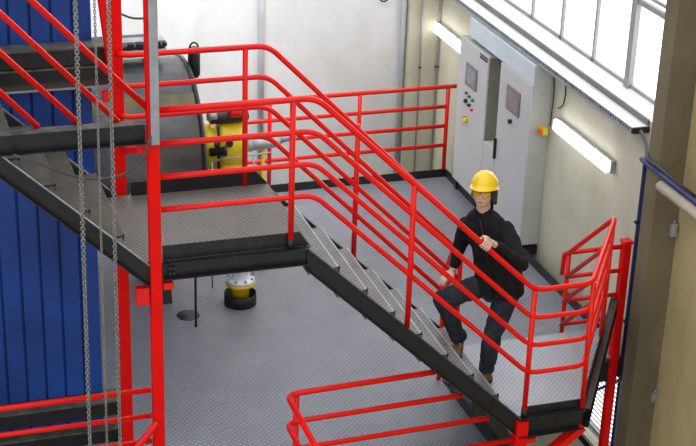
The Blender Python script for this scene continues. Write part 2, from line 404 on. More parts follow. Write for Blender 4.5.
MB().prism([q0+nv*.0+Vector((0, 0, .001)), q0+nv*.05+Vector((0, 0, .001)), q1+nv*.05+Vector((0, 0, .001)), q1+Vector((0, 0, .001))], (0, 0, .003)).build('flange_plate', mat('lit_black_flange', (.045, .045, .042), .4, var=.5, scale=8), ld)  # black flange top coloured greyer for the light it reflects
MB().box(1.70, 3.18, 1.19, 1.2, ZL-.15, ZL-.012).build('cross_beam', BLACK, ld)
# three low steps from the landing down to the grey floor
ls = thing('low_steps', 'short flight of tread plate steps from the landing down to the grey floor', 'stairs', (2.5, 1.43, ZF))
for k in (1, 2):
    z = ZL-k*.196
    mb = MB().box(1.95, 3.05, 1.2+.23*(k-1), 1.2+.23*k, z-.008, z).box(1.95, 3.05, 1.2+.23*k-.006, 1.2+.23*k, z-.04, z); mb.build('tread', PLATES, ls)
for x in (1.945, 3.05): MB().prism([(x, 1.2, ZL-.02), (x, 1.66, ZF+.14), (x, 1.66, ZF), (x, 1.2, ZL-.2)], (.01, 0, 0)).build('stringer', BLACK, ls)

# ------------------------------------------------------------------ railings
def railing(label, paths, posts, base, group=None, r=RR, fil=.09, extra=()):
    t = thing('railing', label, 'railing', base, group)
    for i, pth in enumerate(paths):
        MB().tube(pth, r if i == 0 else r*.92, 10, fil).build('handrail' if i == 0 else 'mid_rail', RED, t)
    for a, b_ in posts: MB().tube([a, b_], r*.98, 10).build('post', RED, t)
    return t
XBt, XBb = .1625, 1.9126
off = 1/SL*.0
near = []
for i, h in enumerate(HS):
    pth = [(CX+.05, 0, h), (XBt, 0, h), (XBb, 0, ZL+h), (2.385, 0, ZL+h)]
    e = Vector((3.125-(.012*i), 1.08, ZL+h)); g = Vector((3.035, 1.68, ZF+h))
    pth += [tuple(e), tuple(g)]
    if i == 0: pth += [(3.03, 1.74, ZF+h-.03), (3.03, 1.75, ZF+h-.24)]
    near.append(pth)
nr = railing('long red four-bar railing along the near side of platform, stair and landing', near,
        [((0, 0, -.005), (0, 0, H1)), ((.903, 0, zs(.903)+.0), (.903, 0, H1-SL*(.903-XBt))), ((1.913, 0, ZL), (1.913, 0, ZL+H1)),
         ((2.41, .0, ZL+.01), (2.41, .02, ZL+H1)), ((3.10, 1.06, ZL), (3.10, 1.06, ZL+H1-.01)), ((3.045, 1.68, ZF), (3.045, 1.68, ZF+H1))], (0, 0, 0))
for x, z in ((0, .0), (1.913, ZL)): MB().tube([(x, 0, z-.0), (x, 0, z+.075)], RR*1.12, 10).build('post_sleeve', BLACK, nr)
far = []
for i, h in enumerate(HS):
    pth = [(-.962, W+.06, h), (-.9, W, h), (XBt-.015, W, h), (1.80, W, ZL+h+.02), (1.89, 1.68, ZF+h)]
    if i == 0: pth += [(1.89, 1.74, ZF+h-.03), (1.89, 1.75, ZF+h-.24)]
    far.append(pth)
railing('long red four-bar railing along the far side of the platform and stair', far,
        [((-.026, W, 0), (-.026, W, H1)), ((.872, W, zs(.872)), (.872, W, H1-SL*(.872-XBt)-.01)), ((1.80, W, ZL), (1.80, W, ZL+H1)), ((1.88, 1.68, ZF), (1.88, 1.68, ZF+H1))], (-.01, W, 0))
railing('red four-bar guard railing in front of the white back wall', [[(-.3, YB+.01, ZF+h), (3.72, YB+.01, ZF+h)] if i == 0 else [(-.3, YB+.01, ZF+h), (3.625, YB+.01, ZF+h)] for i, h in enumerate(HS)],
        [((x, YB+.01, ZF+.09), (x, YB+.01, ZF+H1)) for x in (.52, 1.53, 2.57, 3.625)], (2, YB, ZF), fil=0, r=.024)
railing('short red four-bar gate railing between the step post and the wall column', [[(3.06, 1.69, ZF+h), (3.565, 1.69, ZF+h)] for h in HS], [], (3.3, 1.69, ZF), fil=0)
low_g = []
for i, h in enumerate(HS):
    low_g.append([(-.02, -2.4, ZF+h), (-.02, -.04, ZF+h), ((1.148 + .2325*i), -.0, ZF+h)])
railing('red guard railing round the stair opening at the bottom of the picture', low_g, [((.06, -.02, ZF), (.06, -.02, ZF+H1)), ((-.02, -1.4, ZF), (-.02, -1.4, ZF+H1))], (0, 0, ZF), r=.023, fil=.1)
lg = railing('red rails at the bottom left in front of the blue sheet wall', [[(-3.2, 0, z+.01), (CX-.05, 0, z)] for z in (-.985, -1.195, -1.405)], [((-3.0, 0, ZF), (-3.0, 0, -.985))], (-2, 0, ZF), fil=0, r=.021)
MB().tube([(CX-.02, -.07, -1.21), (CX-.09, -.075, -1.30), (-1.75, -.08, -2.10)], .026, 10, .06).build('stair_handrail', RED, lg)
MB().box(CX-.2, CX+.02, -.09, -.05, -1.52, -1.46).build('bracket', RED, lg)
zb = lambda x, i: H1-i*SP+.0-SL*(x+1.02)*.99
ur = []
ends = [(CX-.04, None), (-1.182, 1.04), (-1.44, 1.045), (-1.696, 1.045)]
starts = [1.18, 1.042, 1.056, 1.051]
for i, (xe, _) in enumerate(ends):
    ze = starts[i]-.0
    k = (1.05, 1.09, 1.09, 1.12)[i]
    ur.append([(xe-1.9, 0, ze+k*1.9), (xe, 0, ze)])
ur[0][1] = (CX-.03, 0, 1.12)
railing('sloping red bars of the upper stair railing ending on the black beam', ur, [], (-2, 0, 1.04), fil=0)

# ------------------------------------------------------------------ blue sheet enclosure with black frame beams
en = thing('machine_enclosure', 'tall dark blue ribbed sheet enclosure standing behind the upper stair', 'enclosure', (-2.8, 2.5, ZF))
def ribbed(x1, x0, z0, z1, y):
    mb = MB(); pts = []; pitch = .152; x = x1
    prof = [(x1, y+.04)]
    k = 0
    while x > x0:
        prof += [(x, y), (x-pitch+.022, y), (x-pitch+.016, y+.028), (x-pitch+.006, y+.028)]; x -= pitch
    prof += [(x0, y), (x0, y+.04)]
    prof = [(x1, y)]+prof[2:] if False else prof
    return mb.prism([(a, b, z0) for a, b in prof], (0, 0, z1-z0))
ribbed(-1.11, -5, -1.86, .83, 1.55).build('sheet_panel', BLUE, en)
ribbed(-1.095, -5, 1.10, 3.4, 1.55).build('sheet_panel', BLUE, en)
ribbed(-1.11, -5, -2.12, -2.02, 1.55).build('sheet_panel', BLUE, en)
MB().box(-5, -1.13, 1.62, 4.4, ZF+.02, 3.4).build('housing', BLUE, en)
for z0, z1, x1 in ((.975, 1.11, -.99), (.86, .965, -.99), (-2.0, -1.87, -.985), (-2.25, -2.12, -.90)):
    MB().box(-5, x1, 1.40, 1.60, z0, z1-.012).build('frame_beam', BLACK, en)
    MB().box(-5, x1, 1.39, 1.60, z1-.012, z1).build('frame_flange', DIRTY, en)
MB().box(-5, -.99, 1.42, 1.6, .805, .86).build('frame_beam', mat('rusty_strip', (.07, .055, .04), .6), en)
MB().box(-5, -1.05, 1.41, 1.45, .79, .805).build('frame_flange', GALV, en)
MB().box(-5, -.99, 1.50, 1.6, -2.03, -1.995).build('frame_beam', DIRTY, en)

# ------------------------------------------------------------------ drum machine
dm = thing('drum_machine', 'large dark steel drum with its axle lying behind the platform', 'machine', (-.6, 4.3, ZF))
DC = (0, 4.3, -.86)
MB().lathe([(.76, -1.9), (.85, -1.88), (.85, .20), (.84, .215), (.76, .22), (.74, .17), (.3, .17)], DC, 'x', 72).build('drum_shell', DRUM, dm)
MB().lathe([(.853, -.9), (.853, -.2)] if False else [(.2, .17), (.2, .32), (.12, .33), (.12, .42)], DC, 'x', 24).build('axle', GUN, dm)
MB().lathe([(.852, .17), (.858, .17), (.858, .20), (.852, .20)], DC, 'x', 72).build('rim', GUN, dm)
for x in (-1.5, -.2):
    MB().prism([(x, 3.7, ZF), (x, 4.9, ZF), (x, 4.65, -1.62), (x, 3.95, -1.62)], (.12, 0, 0)).build('cradle', GUN, dm)
_b = bmesh.new(); _n = 8; _r = []  # thin uneven ochre strip over the drum's upper front
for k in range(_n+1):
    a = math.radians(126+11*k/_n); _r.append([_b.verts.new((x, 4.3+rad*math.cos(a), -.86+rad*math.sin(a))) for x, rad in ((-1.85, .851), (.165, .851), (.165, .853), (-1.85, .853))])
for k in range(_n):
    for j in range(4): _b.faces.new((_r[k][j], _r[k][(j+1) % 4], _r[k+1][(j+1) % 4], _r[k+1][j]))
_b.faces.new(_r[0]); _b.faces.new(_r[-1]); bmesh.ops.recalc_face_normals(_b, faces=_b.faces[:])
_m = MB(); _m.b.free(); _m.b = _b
_m.build('ochre_band', mat('drum_ochre', (.22, .18, .07), .5, .3, var=.5, scale=5, c2=(.11, .105, .08)), dm)['label'] = 'ochre band along the drum'
hs_ = thing('machine_housing', 'flat grey machine housing with dark fittings on top of the drum', 'machine', (-.6, 4.3, -.05))
MB().box(-1.1, .02, 4.2, 4.7, .07, .13, .01).build('cover', GREYS, hs_)
for x in (-.9, -.1): MB().box(x-.03, x+.03, 4.25, 4.65, -.06, .07).build('support', GUN, hs_)
MB().box(-1.1, .0, 4.25, 4.65, .13, .155, .004).build('guide_rail', GUN, hs_)
for x, w in ((-.32, .05), (-.22, .09), (-.07, .05), (.0, .03)):
    MB().box(x-w/2, x+w/2, 4.22, 4.30, .155, .19+.02*random.random(), .004).build('fitting', GUN, hs_)
MB().box(-.5, .0, 4.26, 4.4, .19, .205).build('rack_bar', GALV, hs_)
lug = thing('lifting_cylinder', 'short black cylinder with a ring handle standing on the drum', 'cylinder', (.285, 4.3, -.2))
MB().lathe([(.04, -.19), (.058, -.16), (.058, .09), (.05, .10)], (.285, 4.3, 0), 'z', 20).build('body', GUN, lug)
MB().tube([(.285+.04*math.cos(a), 4.3, .10+.05*math.sin(a)) for a in [math.pi*k/12 for k in range(13)]], .009, 8).build('handle', GUN, lug)

# yellow drive unit
ym = thing('drive_motor', 'bright yellow geared motor at the right end of the drum', 'motor', (.6, 4.3, -1.2))
MB().lathe([(.20, .34), (.225, .35), (.225, .43), (.19, .44), (.19, .49), (.225, .50), (.24, .53), (.24, .73), (.21, .76), (.12, .78)], (0, 4.3, -.90), 'x', 32).build('gear_housing', YEL, ym)
MB().lathe([(.20, .50), (.22, .52), (.22, .74), (.20, .76)], (0, 4.3, -1.16), 'x', 28).box(.38, .76, 4.12, 4.48, -1.60, -1.20, .03).build('foot_block', YEL, ym)
MB().lathe([(.055, .42), (.06, .43), (.06, .78), (.04, .80)], (0, 4.25, -.60), 'x', 16).build('hydraulic_motor', GUN, ym)['label'] = 'black cylinder on top'
MB().lathe([(.045, .60), (.048, .62), (.048, .70), (.045, .71)], (0, 4.20, -.545), 'x', 14).build('end_cap', RED, ym)
MB().lathe([(.04, .39), (.04, .48)], (0, 4.22, -.57), 'x', 14).build('fitting', GALV, ym)
MB().tube([(.46, 4.04, -.60), (.46, 4.04, -1.25)], .014, 8).tube([(.42, 4.05, -.80), (.47, 4.05, -.80)], .025, 8).build('valve_rod', GUN, ym)
MB().lathe([(.04, .37), (.04, .50), (.05, .505), (.05, .53)], (0, 4.03, -.86), 'x', 14).build('shaft_clamp', GUN, ym)
MB().lathe([(.035, 0), (.035, -.03)], (.57, 4.08, -.80), 'y', 12).build('name_plate', GUN, ym)
pp = thing('grey_pipe', 'grey pipe with a fitting running right from the yellow motor', 'pipe', (.95, 4.25, -.93))
MB().tube([(.76, 4.25, -.92), (1.12, 4.25, -.90)], .05, 16).build('pipe_body', GALV, pp)
MB().tube([(1.10, 4.25, -.90), (1.20, 4.25, -.87), (1.30, 4.25, -.85)], .028, 12).build('fitting', GALV, pp)
MB().tube([(.78, 4.25, -.915), (.84, 4.25, -.915)], .058, 16).build('collar', GALV, pp)
MB().tube([(.95, 4.25, -.93), (.95, 4.25, ZF)], .02, 12).build('stand', YEL, pp)
fr_ = thing('guard_frame', 'thin grey rod frame round the yellow motor', 'frame', (.6, 3.95, ZF))
MB().tube([(.36, 3.95, -.92), (.96, 3.95, -.88)], .008, 8).tube([(.78, 3.95, -.89), (.78, 3.95, ZF)], .008, 8).tube([(.37, 3.95, -.92), (.37, 3.95, ZF)], .008, 8).build('rod', GALV, fr_)
bs = thing('pipe_stand', 'yellow flanged pillar foot in a black ring on the grey floor', 'stand', (.55, 3.55, ZF))
MB().lathe([(.145, 0), (.155, .0), (.155, .115), (.148, .115), (.148, .012), (.0, .012)], (.55, 3.55, ZF), 'z', 36).build('ring', RUBBER, bs)
MB().lathe([(.085, .012), (.085, .17), (.10, .19), (.142, .205), (.142, .235), (.0, .235)], (.55, 3.55, ZF), 'z', 36).build('spool', YEL, bs)
MB().lathe([(.137, .235), (.137, .265), (.10, .27), (.085, .28), (.085, .40), (.09, .40), (.0, .405)], (.55, 3.55, ZF), 'z', 36).build('flange', WHITEP, bs)
for k in range(8):
    a = k*math.pi/4+.2; MB().lathe([(.012, .265), (.012, .285), (0, .286)], (.55+.118*math.cos(a), 3.55+.118*math.sin(a), ZF), 'z', 8).build('bolt', GALV, bs)
tag(MB().lathe([(.012, 0), (.012, 1.1)], (.03, 3.18, ZF), 'z', 10).build('steel_rod', GUN), 'thin black vertical rod standing on the grey floor under the platform', 'rod')
tag(MB().lathe([(.11, 0), (.11, .003), (0, .003)], (.01, 3.42, ZF), 'z', 24).build('floor_stain', mat('dark_floor_stain', (.05, .05, .055), .5)), 'round dark stain on the grey floor beside the rod', 'stain')  # thin dark disc drawn for a stain on the floor

# ------------------------------------------------------------------ cabinets on the right wall
XF = 3.60
def cabinet(label, y0, y1, z0, z1, frontm):
    t = thing('control_cabinet', label, 'cabinet', ((XF+WX)/2, (y0+y1)/2, z0))
    MB().box(XF+.012, WX-.002, y0, y1, z0, z1, .004).build('body', GREYS, t)
    MB().box(XF, XF+.014, y0+.004, y1-.004, z0+.004, z1-.004, .003).build('door', frontm, t)
    return t
ca = cabinet('grey control cabinet beside the corner, with a screen and a yellow switch', 4.975, 5.77, -2.12, -.44, GREYP)
MB().box(XF+.014, WX-.002, 4.968, 4.976, -1.385, -.46).build('gap_shade', OLIVE, ca)  # olive sheet: shade and wall tone of the gap put into colour
MB().box(XF+.0, WX-.002, 4.66, 4.968, -2.12, -1.385).build('plinth', GREYP, ca)
cb = cabinet('taller grey control cabinet nearer the camera, right of the olive gap', 3.87, 4.655, -2.13, -.388, GREYP)
def screen(parent, y0, y1, z0, z1, col=SCREEN):
    s = MB().box(XF-.012, XF, y0, y1, z0, z1, .004).build('screen', BEZEL, parent)
    MB().box(XF-.014, XF-.011, y0+.04, y1-.04, z0+.03, z1-.035).build('display', col, s)
screen(ca, 5.235, 5.55, -.92, -.675)
screen(cb, 4.11, 4.445, -.815, -.555, mat('pink_screen', (.30, .22, .22), .2, c2=(.26, .25, .26), scale=6))
def knob(par, y, z, r, m, name='push_button', d=.025): MB().lathe([(r, 0), (r, -d), (r*.7, -d-.004)], (XF, y, z), 'x', 14).build(name, m, par)
GRN = mat('green_button', (.05, .16, .10), .4)
for k, (y, z) in enumerate(((5.49, -1.015), (5.40, -1.025), (5.30, -1.035))): knob(ca, y, z, .016, GRN)
knob(ca, 5.49, -1.105, .024, GUN, 'selector_switch', .03); knob(ca, 5.39, -1.12, .018, GUN, 'selector_switch', .03); knob(ca, 5.31, -1.15, .014, RED)
knob(ca, 5.45, -1.315, .03, YEL, 'emergency_switch', .04); knob(ca, 5.49, -1.30, .016, RED)
MB().box(XF-.004, XF, 5.0, 5.2, -.515, -.49).build('name_plate', GUN, ca)
MB().box(XF-.004, XF, 5.0, 5.2, -.48, -.465).build('name_plate', GUN, ca)
knob(cb, 4.30, -.915, .024, GUN, 'selector_switch', .03)
MB().box(XF-.03, XF, 4.61, 4.635, -1.45, -1.22, .006).build('door_handle', GUN, cb)
MB().box(WX-.11, WX-.05, 3.77, 3.87, -.885, -.815, .005).build('lamp_bracket', YEL, cb)
MB().box(WX-.14, WX-.11, 3.78, 3.83, -.875, -.83, .005).build('warning_lamp', mat('orange_lamp', (.8, .12, .02), .3), cb)
for y_ in (3.91, 4.6): MB().bar((XF+.02, y_, -2.21), (WX, y_, -2.21), .04, .09).build('foot', GUN, cb)
for y_ in (5.03, 5.71): MB().bar((XF+.02, y_, -2.2), (WX, y_, -2.2), .04, .09).build('foot', GUN, ca)
cc = thing('cable_box', 'pale blue-white cable box fitted between the cabinets and the cable tray', 'cable box', (3.72, 4.8, -.42))
MB().box(3.612, WX-.002, 3.87, 5.57, -.384, -.178, .004).build('box_body', mat('pale_blue_white', (.70, .78, .83), .4, var=.05), cc)
MB().box(3.617, WX-.002, 3.862, 3.87, -.386, -.178).build('end_panel', GREYS, cc)
# cable tray
ct = thing('cable_tray', 'long white cable tray with a perforated lip under the windows', 'cable tray', (3.72, 4.4, -.15))
MB().box(3.645, WX-.001, 1.90, WY-.01, -.112, -.104).build('cover', SILL, ct)
tl = MB()
tl.box(3.638, 3.645, 1.90, WY-.01, -.112, -.100); tl.box(3.638, 3.645, 1.90, WY-.01, -.165, -.140)
y = 1.90
while y < WY-.05: tl.box(3.638, 3.645, y, y+.022, -.140, -.112); y += .05
tl.build('perforated_lip', GALV, ct)
MB().box(3.66, WX-.001, 1.885, 1.90, -.165, -.11).build('end_plate', GUN, ct)
MB().box(3.648, WX-.001, 1.90, WY-.01, -.165, -.158).build('tray_base', GALV, ct)

# fluorescent lights on the right wall
def lamp(label, y0, y1, z):
    t = thing('wall_lamp', label, 'lamp', (WX, (y0+y1)/2, z), 'fluorescent wall lamps')
    MB().box(WX-.055, WX-.001, y0, y1, z-.065, z+.065, .012).build('lamp_base', GALV, t)
    MB().box(WX-.10, WX-.05, y0+.02, y1-.02, z-.062, z+.062, .026).build('lamp_shade', TUBE, t)
lamp('white fluorescent wall lamp right of the cabinets', 2.41, 3.62, -.70)
lamp('white fluorescent wall lamp near the corner, left of the cabinets', 5.96, 6.93, -.70)

# conduits, pipes and cables
def pipe(name, label, cat, pts, r, m, fil=.04, clips=()):
    t = thing(name, label, cat, pts[0]); MB().tube(pts, r, 12, fil).build('pipe_run', m, t)
    for c in clips: MB().box(*c).build('pipe_clip', GUN, t)
pipe('blue_pipe', 'dark blue pipe dropping down the side wall and turning along it', 'pipe', [(3.53, -2, -.27), (3.53, 1.47, -.225), (3.77, 1.81, -.40), (3.78, 1.82, -.55), (3.78, 1.82, -4.5)], .022, BLUEP, .05, [(3.74, WX, 1.80, 1.84, -1.0, -.98), (3.74, WX, 1.80, 1.84, -2.0, -1.98)])
pipe('blue_pipe', 'short dark blue pipe branch below the end of the landing', 'pipe', [(3.30, 1.60, -2.58), (3.74, 1.74, -2.56), (3.78, 1.80, -2.5)], .014, BLUEP)
pipe('beige_pipe', 'thick beige pipe running from the pillar toward the camera', 'pipe', [(3.50, 1.06, -.30), (3.50, -2.5, -.30)], .045, BEIGE, 0)
pipe('flexible_conduit', 'grey flexible conduit hanging from the end of the cable tray', 'conduit', [(3.70, 1.83, -.12), (3.67, 1.75, -.11), (3.64, 1.60, -.155), (3.53, 1.38, -.19), (3.52, 1.15, -.17), (3.6, 1.0, -.25), (3.75, .9, -.36)], .016, WIRE, .05)
pipe('cable', 'thin black cable hanging beside the warning lamp', 'cable', [(3.79, 3.80, -.2), (3.80, 3.78, -.45), (3.80, 3.80, -.80)], .007, RUBBER, .05)
pipe('cable', 'dark cable loop dropping from the tray right of the cabinets', 'cable', [(3.79, 3.62, -.17), (3.80, 3.52, -.3), (3.80, 3.55, -.5), (3.80, 3.66, -.56)], .007, RUBBER, .08)
pipe('conduit', 'grey vertical conduit on the white wall behind the platform rail', 'conduit', [(1.69, WY-.04, -3.2), (1.68, WY-.04, 2.0)], .036, LGALV, 0)
pipe('conduit', 'broad grey vertical conduit beside the olive corner pilaster', 'conduit', [(3.40, WY-.05, -3.4), (3.40, WY-.05, 2.0)], .034, LGALV, 0)
pipe('conduit', 'thin grey vertical conduit in the corner by the far wall lamp', 'conduit', [(3.795, WY-.19, -3.4), (3.795, WY-.19, 2.0)], .012, GALV, 0, [(3.77, 3.82, WY-.2, WY-.17, -1.2, -1.18), (3.77, 3.82, WY-.2, WY-.17, -.68, -.66)])
pipe('conduit', 'thin grey vertical conduit on the corner pilaster', 'conduit', [(3.585, WY-.17, -3.4), (3.585, WY-.17, 2.0)], .008, GALV, 0, [(3.57, 3.6, WY-.18, WY-.16, -1.2, -1.18)])
t = [(3.152+.05*math.cos(a), WY-.03, -.30+.05*math.sin(a)) for a in [math.pi*(1.2+.12*k)-math.pi*.5+math.pi*.0 for k in range(-7, 9)]]
tag(MB().tube([(3.152+.055*math.sin(a), WY-.04, -.345-.055*math.cos(a)) for a in [-2.2+.22*k for k in range(21)]], .009, 8).build('cable_loop', RUBBER), 'small black cable loop at the top of the back wall', 'cable')
tag(MB().tube([(-.10, 6.6, -.19), (.0, 6.6, -.22), (.12, 6.6, -.28), (.25, 6.6, -.29)], .012, 8, .05).build('hanging_cable', RUBBER), 'short black cable end in front of the white wall between the columns', 'cable')
cab = [(-1.87, -.09, .91), (-1.72, -.09, .84), (-1.57, -.09, .76), (-1.44, -.09, .705), (-1.31, -.09, .69), (-1.18, -.09, .70), (-1.08, -.09, .76), (-1.02, -.08, .84), (-.985, -.075, .95)]
tag(MB().tube(cab, .010, 8, .06).build('sagging_cable', WIRE), 'dark cable sagging from the black beam across the upper stair', 'cable')
for nm, b_ in (('small grey junction box high on the near edge of the pillar', (3.74, 3.80, 1.19, 1.233, -.86, -.74)), ('small grey junction box low on the near edge of the pillar', (3.76, 3.83, 1.19, 1.233, -2.50, -2.41))):
    jb = thing('junction_box', nm, 'junction box', (b_[0], b_[2], b_[4])); MB().box(*b_, .008).build('box_body', GALV, jb)
    MB().lathe([(.012, 0), (.012, .03)], ((b_[0]+b_[1])/2, 1.21, b_[5]), 'z', 10).build('gland', GALV, jb)

# hanging chains
def chain(label, x, y, z0, z1, link=.036, r=.0045, w=.011, twist=.0, lean=0):
    mb = MB(); z = z1; k = 0
    while z > z0:
        a0 = (k % 2)*math.pi/2+.5+twist*k; cx = x+lean*(z1-z); pts = []
        for j in range(12):
            t = 2*math.pi*j/12; hx = w*math.cos(t); hz = (link*.5-w*.4)*math.sin(t)+ (w*.4)*math.copysign(1, math.sin(t)) if abs(math.sin(t)) > .01 else 0
            pts.append((cx+hx*math.cos(a0), y+hx*math.sin(a0), z+hz))
        pts.append(pts[0]); mb.tube(pts, r, 5, cap=False); z -= link*.72; k += 1
    return tag(mb.build('hanging_chain', CHAIN), label, 'chain', 'hanging hoist chains')
chain('leftmost hanging steel chain, in front of the blue sheet', -1.468, -.3, -1.8, 2.3, .030, .0046, .0115, .03, -.007)
chain('thin middle hanging steel chain of the three', -1.352, -.3, -1.8, 2.3, .028, .0030, .0070, .05, -.007)
chain('rightmost hanging steel chain, passing in front of the rear red column', -1.268, -.3, -1.8, 2.3, .029, .0045, .0110, .03, -.005)
# ------------------------------------------------------------------ the worker
SKIN = mat('skin', (.70, .44, .33), .5, var=.08, scale=20)
JACKET = mat('black_jacket_cloth', (.012, .012, .014), .85, var=.4, scale=14, bump=.5, bscale=60, spec=.2)
TROUSER = mat('charcoal_trousers', (.032, .037, .050), .85, var=.4, scale=10, bump=.4, bscale=70, spec=.2)
HAIRM = mat('brown_hair', (.035, .018, .010), .6, var=.5, scale=80, bump=.6, bscale=90)
SHOE = mat('brown_leather', (.17, .09, .035), .5, var=.5, scale=25)
SOLE = mat('dark_sole', (.02, .018, .015), .7)
HELM = mat('helmet_plastic', (.90, .60, .005), .25, var=.04, scale=5, coat=.4)
LENS = mat('yellow_lens', (.50, .33, .01), .12, var=.05, coat=.5)
LIP = mat('lips', (.42, .16, .13), .5)
SHIRT = mat('pale_shirt', (.62, .55, .48), .8)
def fuse(mb, name, m, parent, voxel, smooth=4, wr=0, wscale=9):
    """union overlapping solids into one continuous surface"""
    me = bpy.data.meshes.new('tmp'); mb.b.to_mesh(me); mb.b.free()
    o = bpy.data.objects.new('tmp', me); COL.objects.link(o)
    r = o.modifiers.new('r', 'REMESH'); r.mode = 'VOXEL'; r.voxel_size = voxel; r.use_smooth_shade = True
    s = o.modifiers.new('s', 'SMOOTH'); s.iterations = smooth; s.factor = .6
    dg = bpy.context.evaluated_depsgraph_get(); dg.update()
    me2 = bpy.data.meshes.new_from_object(o.evaluated_get(dg)); bpy.data.objects.remove(o)
    if wr:
        for v in me2.vertices:
            c = v.co; n = noise.noise(c*wscale)+.5*noise.noise(c*wscale*2.3+Vector((3, 1, 7)))
            v.co += v.normal*wr*n
    for p_ in me2.polygons: p_.use_smooth = True
    me2.name = name; o = bpy.data.objects.new(name, me2); COL.objects.link(o); me2.materials.clear(); me2.materials.append(m)
    o.parent = parent; o.matrix_parent_inverse = Matrix.Translation(-parent.location) if parent.type == 'EMPTY' else Matrix()
    return o
V3 = Vector
man = thing('person', 'person in a yellow hard hat, black jacket and dark trousers stepping onto the stair', 'person', (1.86, .57, ZL))
pel = V3((1.89, .60, -.79)); neck = V3((1.70, .56, -.118)); Ld = V3((.76, -.65, 0)).normalized(); Fd = V3((-.65, -.76, 0)).normalized()
chest = V3((1.775, .565, -.36)); waist = V3((1.84, .585, -.60))
shL = V3((1.865, .43, -.245)); shR = V3((1.60, .70, -.285))
elL = V3((1.845, .13, -.40)); wrL = V3((1.585, .055, -.175))
elR = V3((1.645, .86, -.56)); wrR = V3((1.60, .845, -.735))
hipL = pel+Ld*.09+V3((0, 0, -.02)); hipR = pel-Ld*.09+V3((0, 0, -.02))
knL = V3((1.835, .52, -1.19)); anL = V3((1.825, .57, -1.565))
knR = V3((1.49, .765, -.955)); anR = V3((1.66, .78, -1.365))
# head frame
hF = V3((-.58, -.78, .24)).normalized(); hU = (V3((-.10, -.06, 1))-hF*V3((-.10, -.06, 1)).dot(hF)).normalized(); hL = hF.cross(hU)*-1
if hL.dot(Ld) < 0: hL = -hL
hc = V3((1.672, .53, .038))
HR = Matrix((hL, -hF, hU)).transposed()           # local x = his left, -y = forward, z = up
def H(x, f, z): return hc+hL*x+hF*f+hU*z
body = MB()
def eloft(mb, secs, seg=20):
    """secs: (centre, half width along Ld, half depth along Fd)"""
    rings = []
    for c, a, b_ in secs: rings.append([mb.b.verts.new(V3(c)+Ld*a*math.cos(t)+Fd*b_*math.sin(t)) for t in [2*math.pi*j/seg for j in range(seg)]])
    for i in range(len(rings)-1):
        for j in range(seg): mb.b.faces.new((rings[i][j], rings[i][(j+1) % seg], rings[i+1][(j+1) % seg], rings[i+1][j]))
    mb.b.faces.new(rings[0][::-1]); mb.b.faces.new(rings[-1])
    return mb
body.ellipsoid(H(0, -.012, .035), (.074, .094, .092), HR)          # cranium
body.ellipsoid(H(0, .022, -.030), (.064, .066, .074), HR)           # face
body.ellipsoid(H(0, .045, -.078), (.036, .036, .028), HR)           # chin
body.ellipsoid(H(0, -.005, -.055), (.056, .055, .045), HR)          # jaw corners
body.capsule(H(0, .082, .010), H(0, .103, -.028), .009, .013, 10)   # nose
body.ellipsoid(H(0, .096, -.032), (.018, .011, .010), HR, 12)
for s in (-1, 1):
    body.ellipsoid(H(s*.030, .074, -.022), (.022, .017, .020), HR, 12)  # cheeks
    body.ellipsoid(H(s*.028, .078, .022), (.022, .012, .008), HR, 12)   # brows
    body.ellipsoid(H(s*.076, -.012, -.012), (.008, .020, .032), HR, 12) # ears
    body.ellipsoid(H(s*.079, -.016, .006), (.008, .016, .014), HR, 12)
body.ellipsoid(H(0, .088, -.062), (.024, .010, .010), HR, 12)
body.capsule(H(0, -.02, -.07), neck+V3((0, 0, -.04)), .052, .060)
eloft(body, [(neck+V3((0, 0, .01)), .055, .052), (neck+V3((.01, .0, -.06)), .12, .07), (chest+V3((0, 0, .10)), .165, .095), (chest, .155, .105), (waist, .135, .095), (pel, .155, .11), (pel+V3((0, 0, -.07)), .14, .10)])
for a, b_, c, r in ((shL, elL, wrL, 1), (shR, elR, wrR, 1)):
    body.capsule(a+(chest-a).normalized()*.03, b_, .044, .036); body.capsule(b_, c, .036, .024)
for a, b_, c in ((hipL, knL, anL), (hipR, knR, anR)):
    body.capsule(a, b_, .080, .052); body.capsule(b_, c, .052, .032)
def chainf(mb, pts, rs):
    for i in range(len(pts)-1): mb.capsule(pts[i], pts[i+1], rs[i], rs[i+1], 10)
# left hand wrapped round the rail
gx = 1.478; gp = V3((gx, 0, H1-SL*(gx-XBt))); D = V3((1, 0, -SL)).normalized(); N = V3((SL, 0, 1)).normalized(); Yn = V3((0, -1, 0))
def rg(s, ang, rad):
    a = math.radians(ang); return gp+D*s+(N*math.cos(a)+Yn*math.sin(a))*rad
for k, (s, ln) in enumerate(((-.040, .92), (-.018, 1.0), (.004, .97), (.025, .85))):
    chainf(body, [rg(s+.004, -12, .042), rg(s, 42, .037), rg(s, 42+62*ln, .034), rg(s, 42+118*ln, .033)], [.0092, .0088, .0082, .0072])
body.ellipsoid(rg(-.008, -38, .048), (.046, .034, .018), Matrix((D, (N*math.sin(math.radians(38))*1+V3((0, -1, 0))*math.cos(math.radians(38))), (N*math.cos(math.radians(38))-V3((0, -1, 0))*math.sin(math.radians(38))))).transposed())
body.capsule(rg(.012, -52, .058), wrL, .022, .025)
chainf(body, [rg(-.020, -62, .056), rg(-.048, -95, .040), rg(-.060, -135, .034)], [.014, .0115, .009])
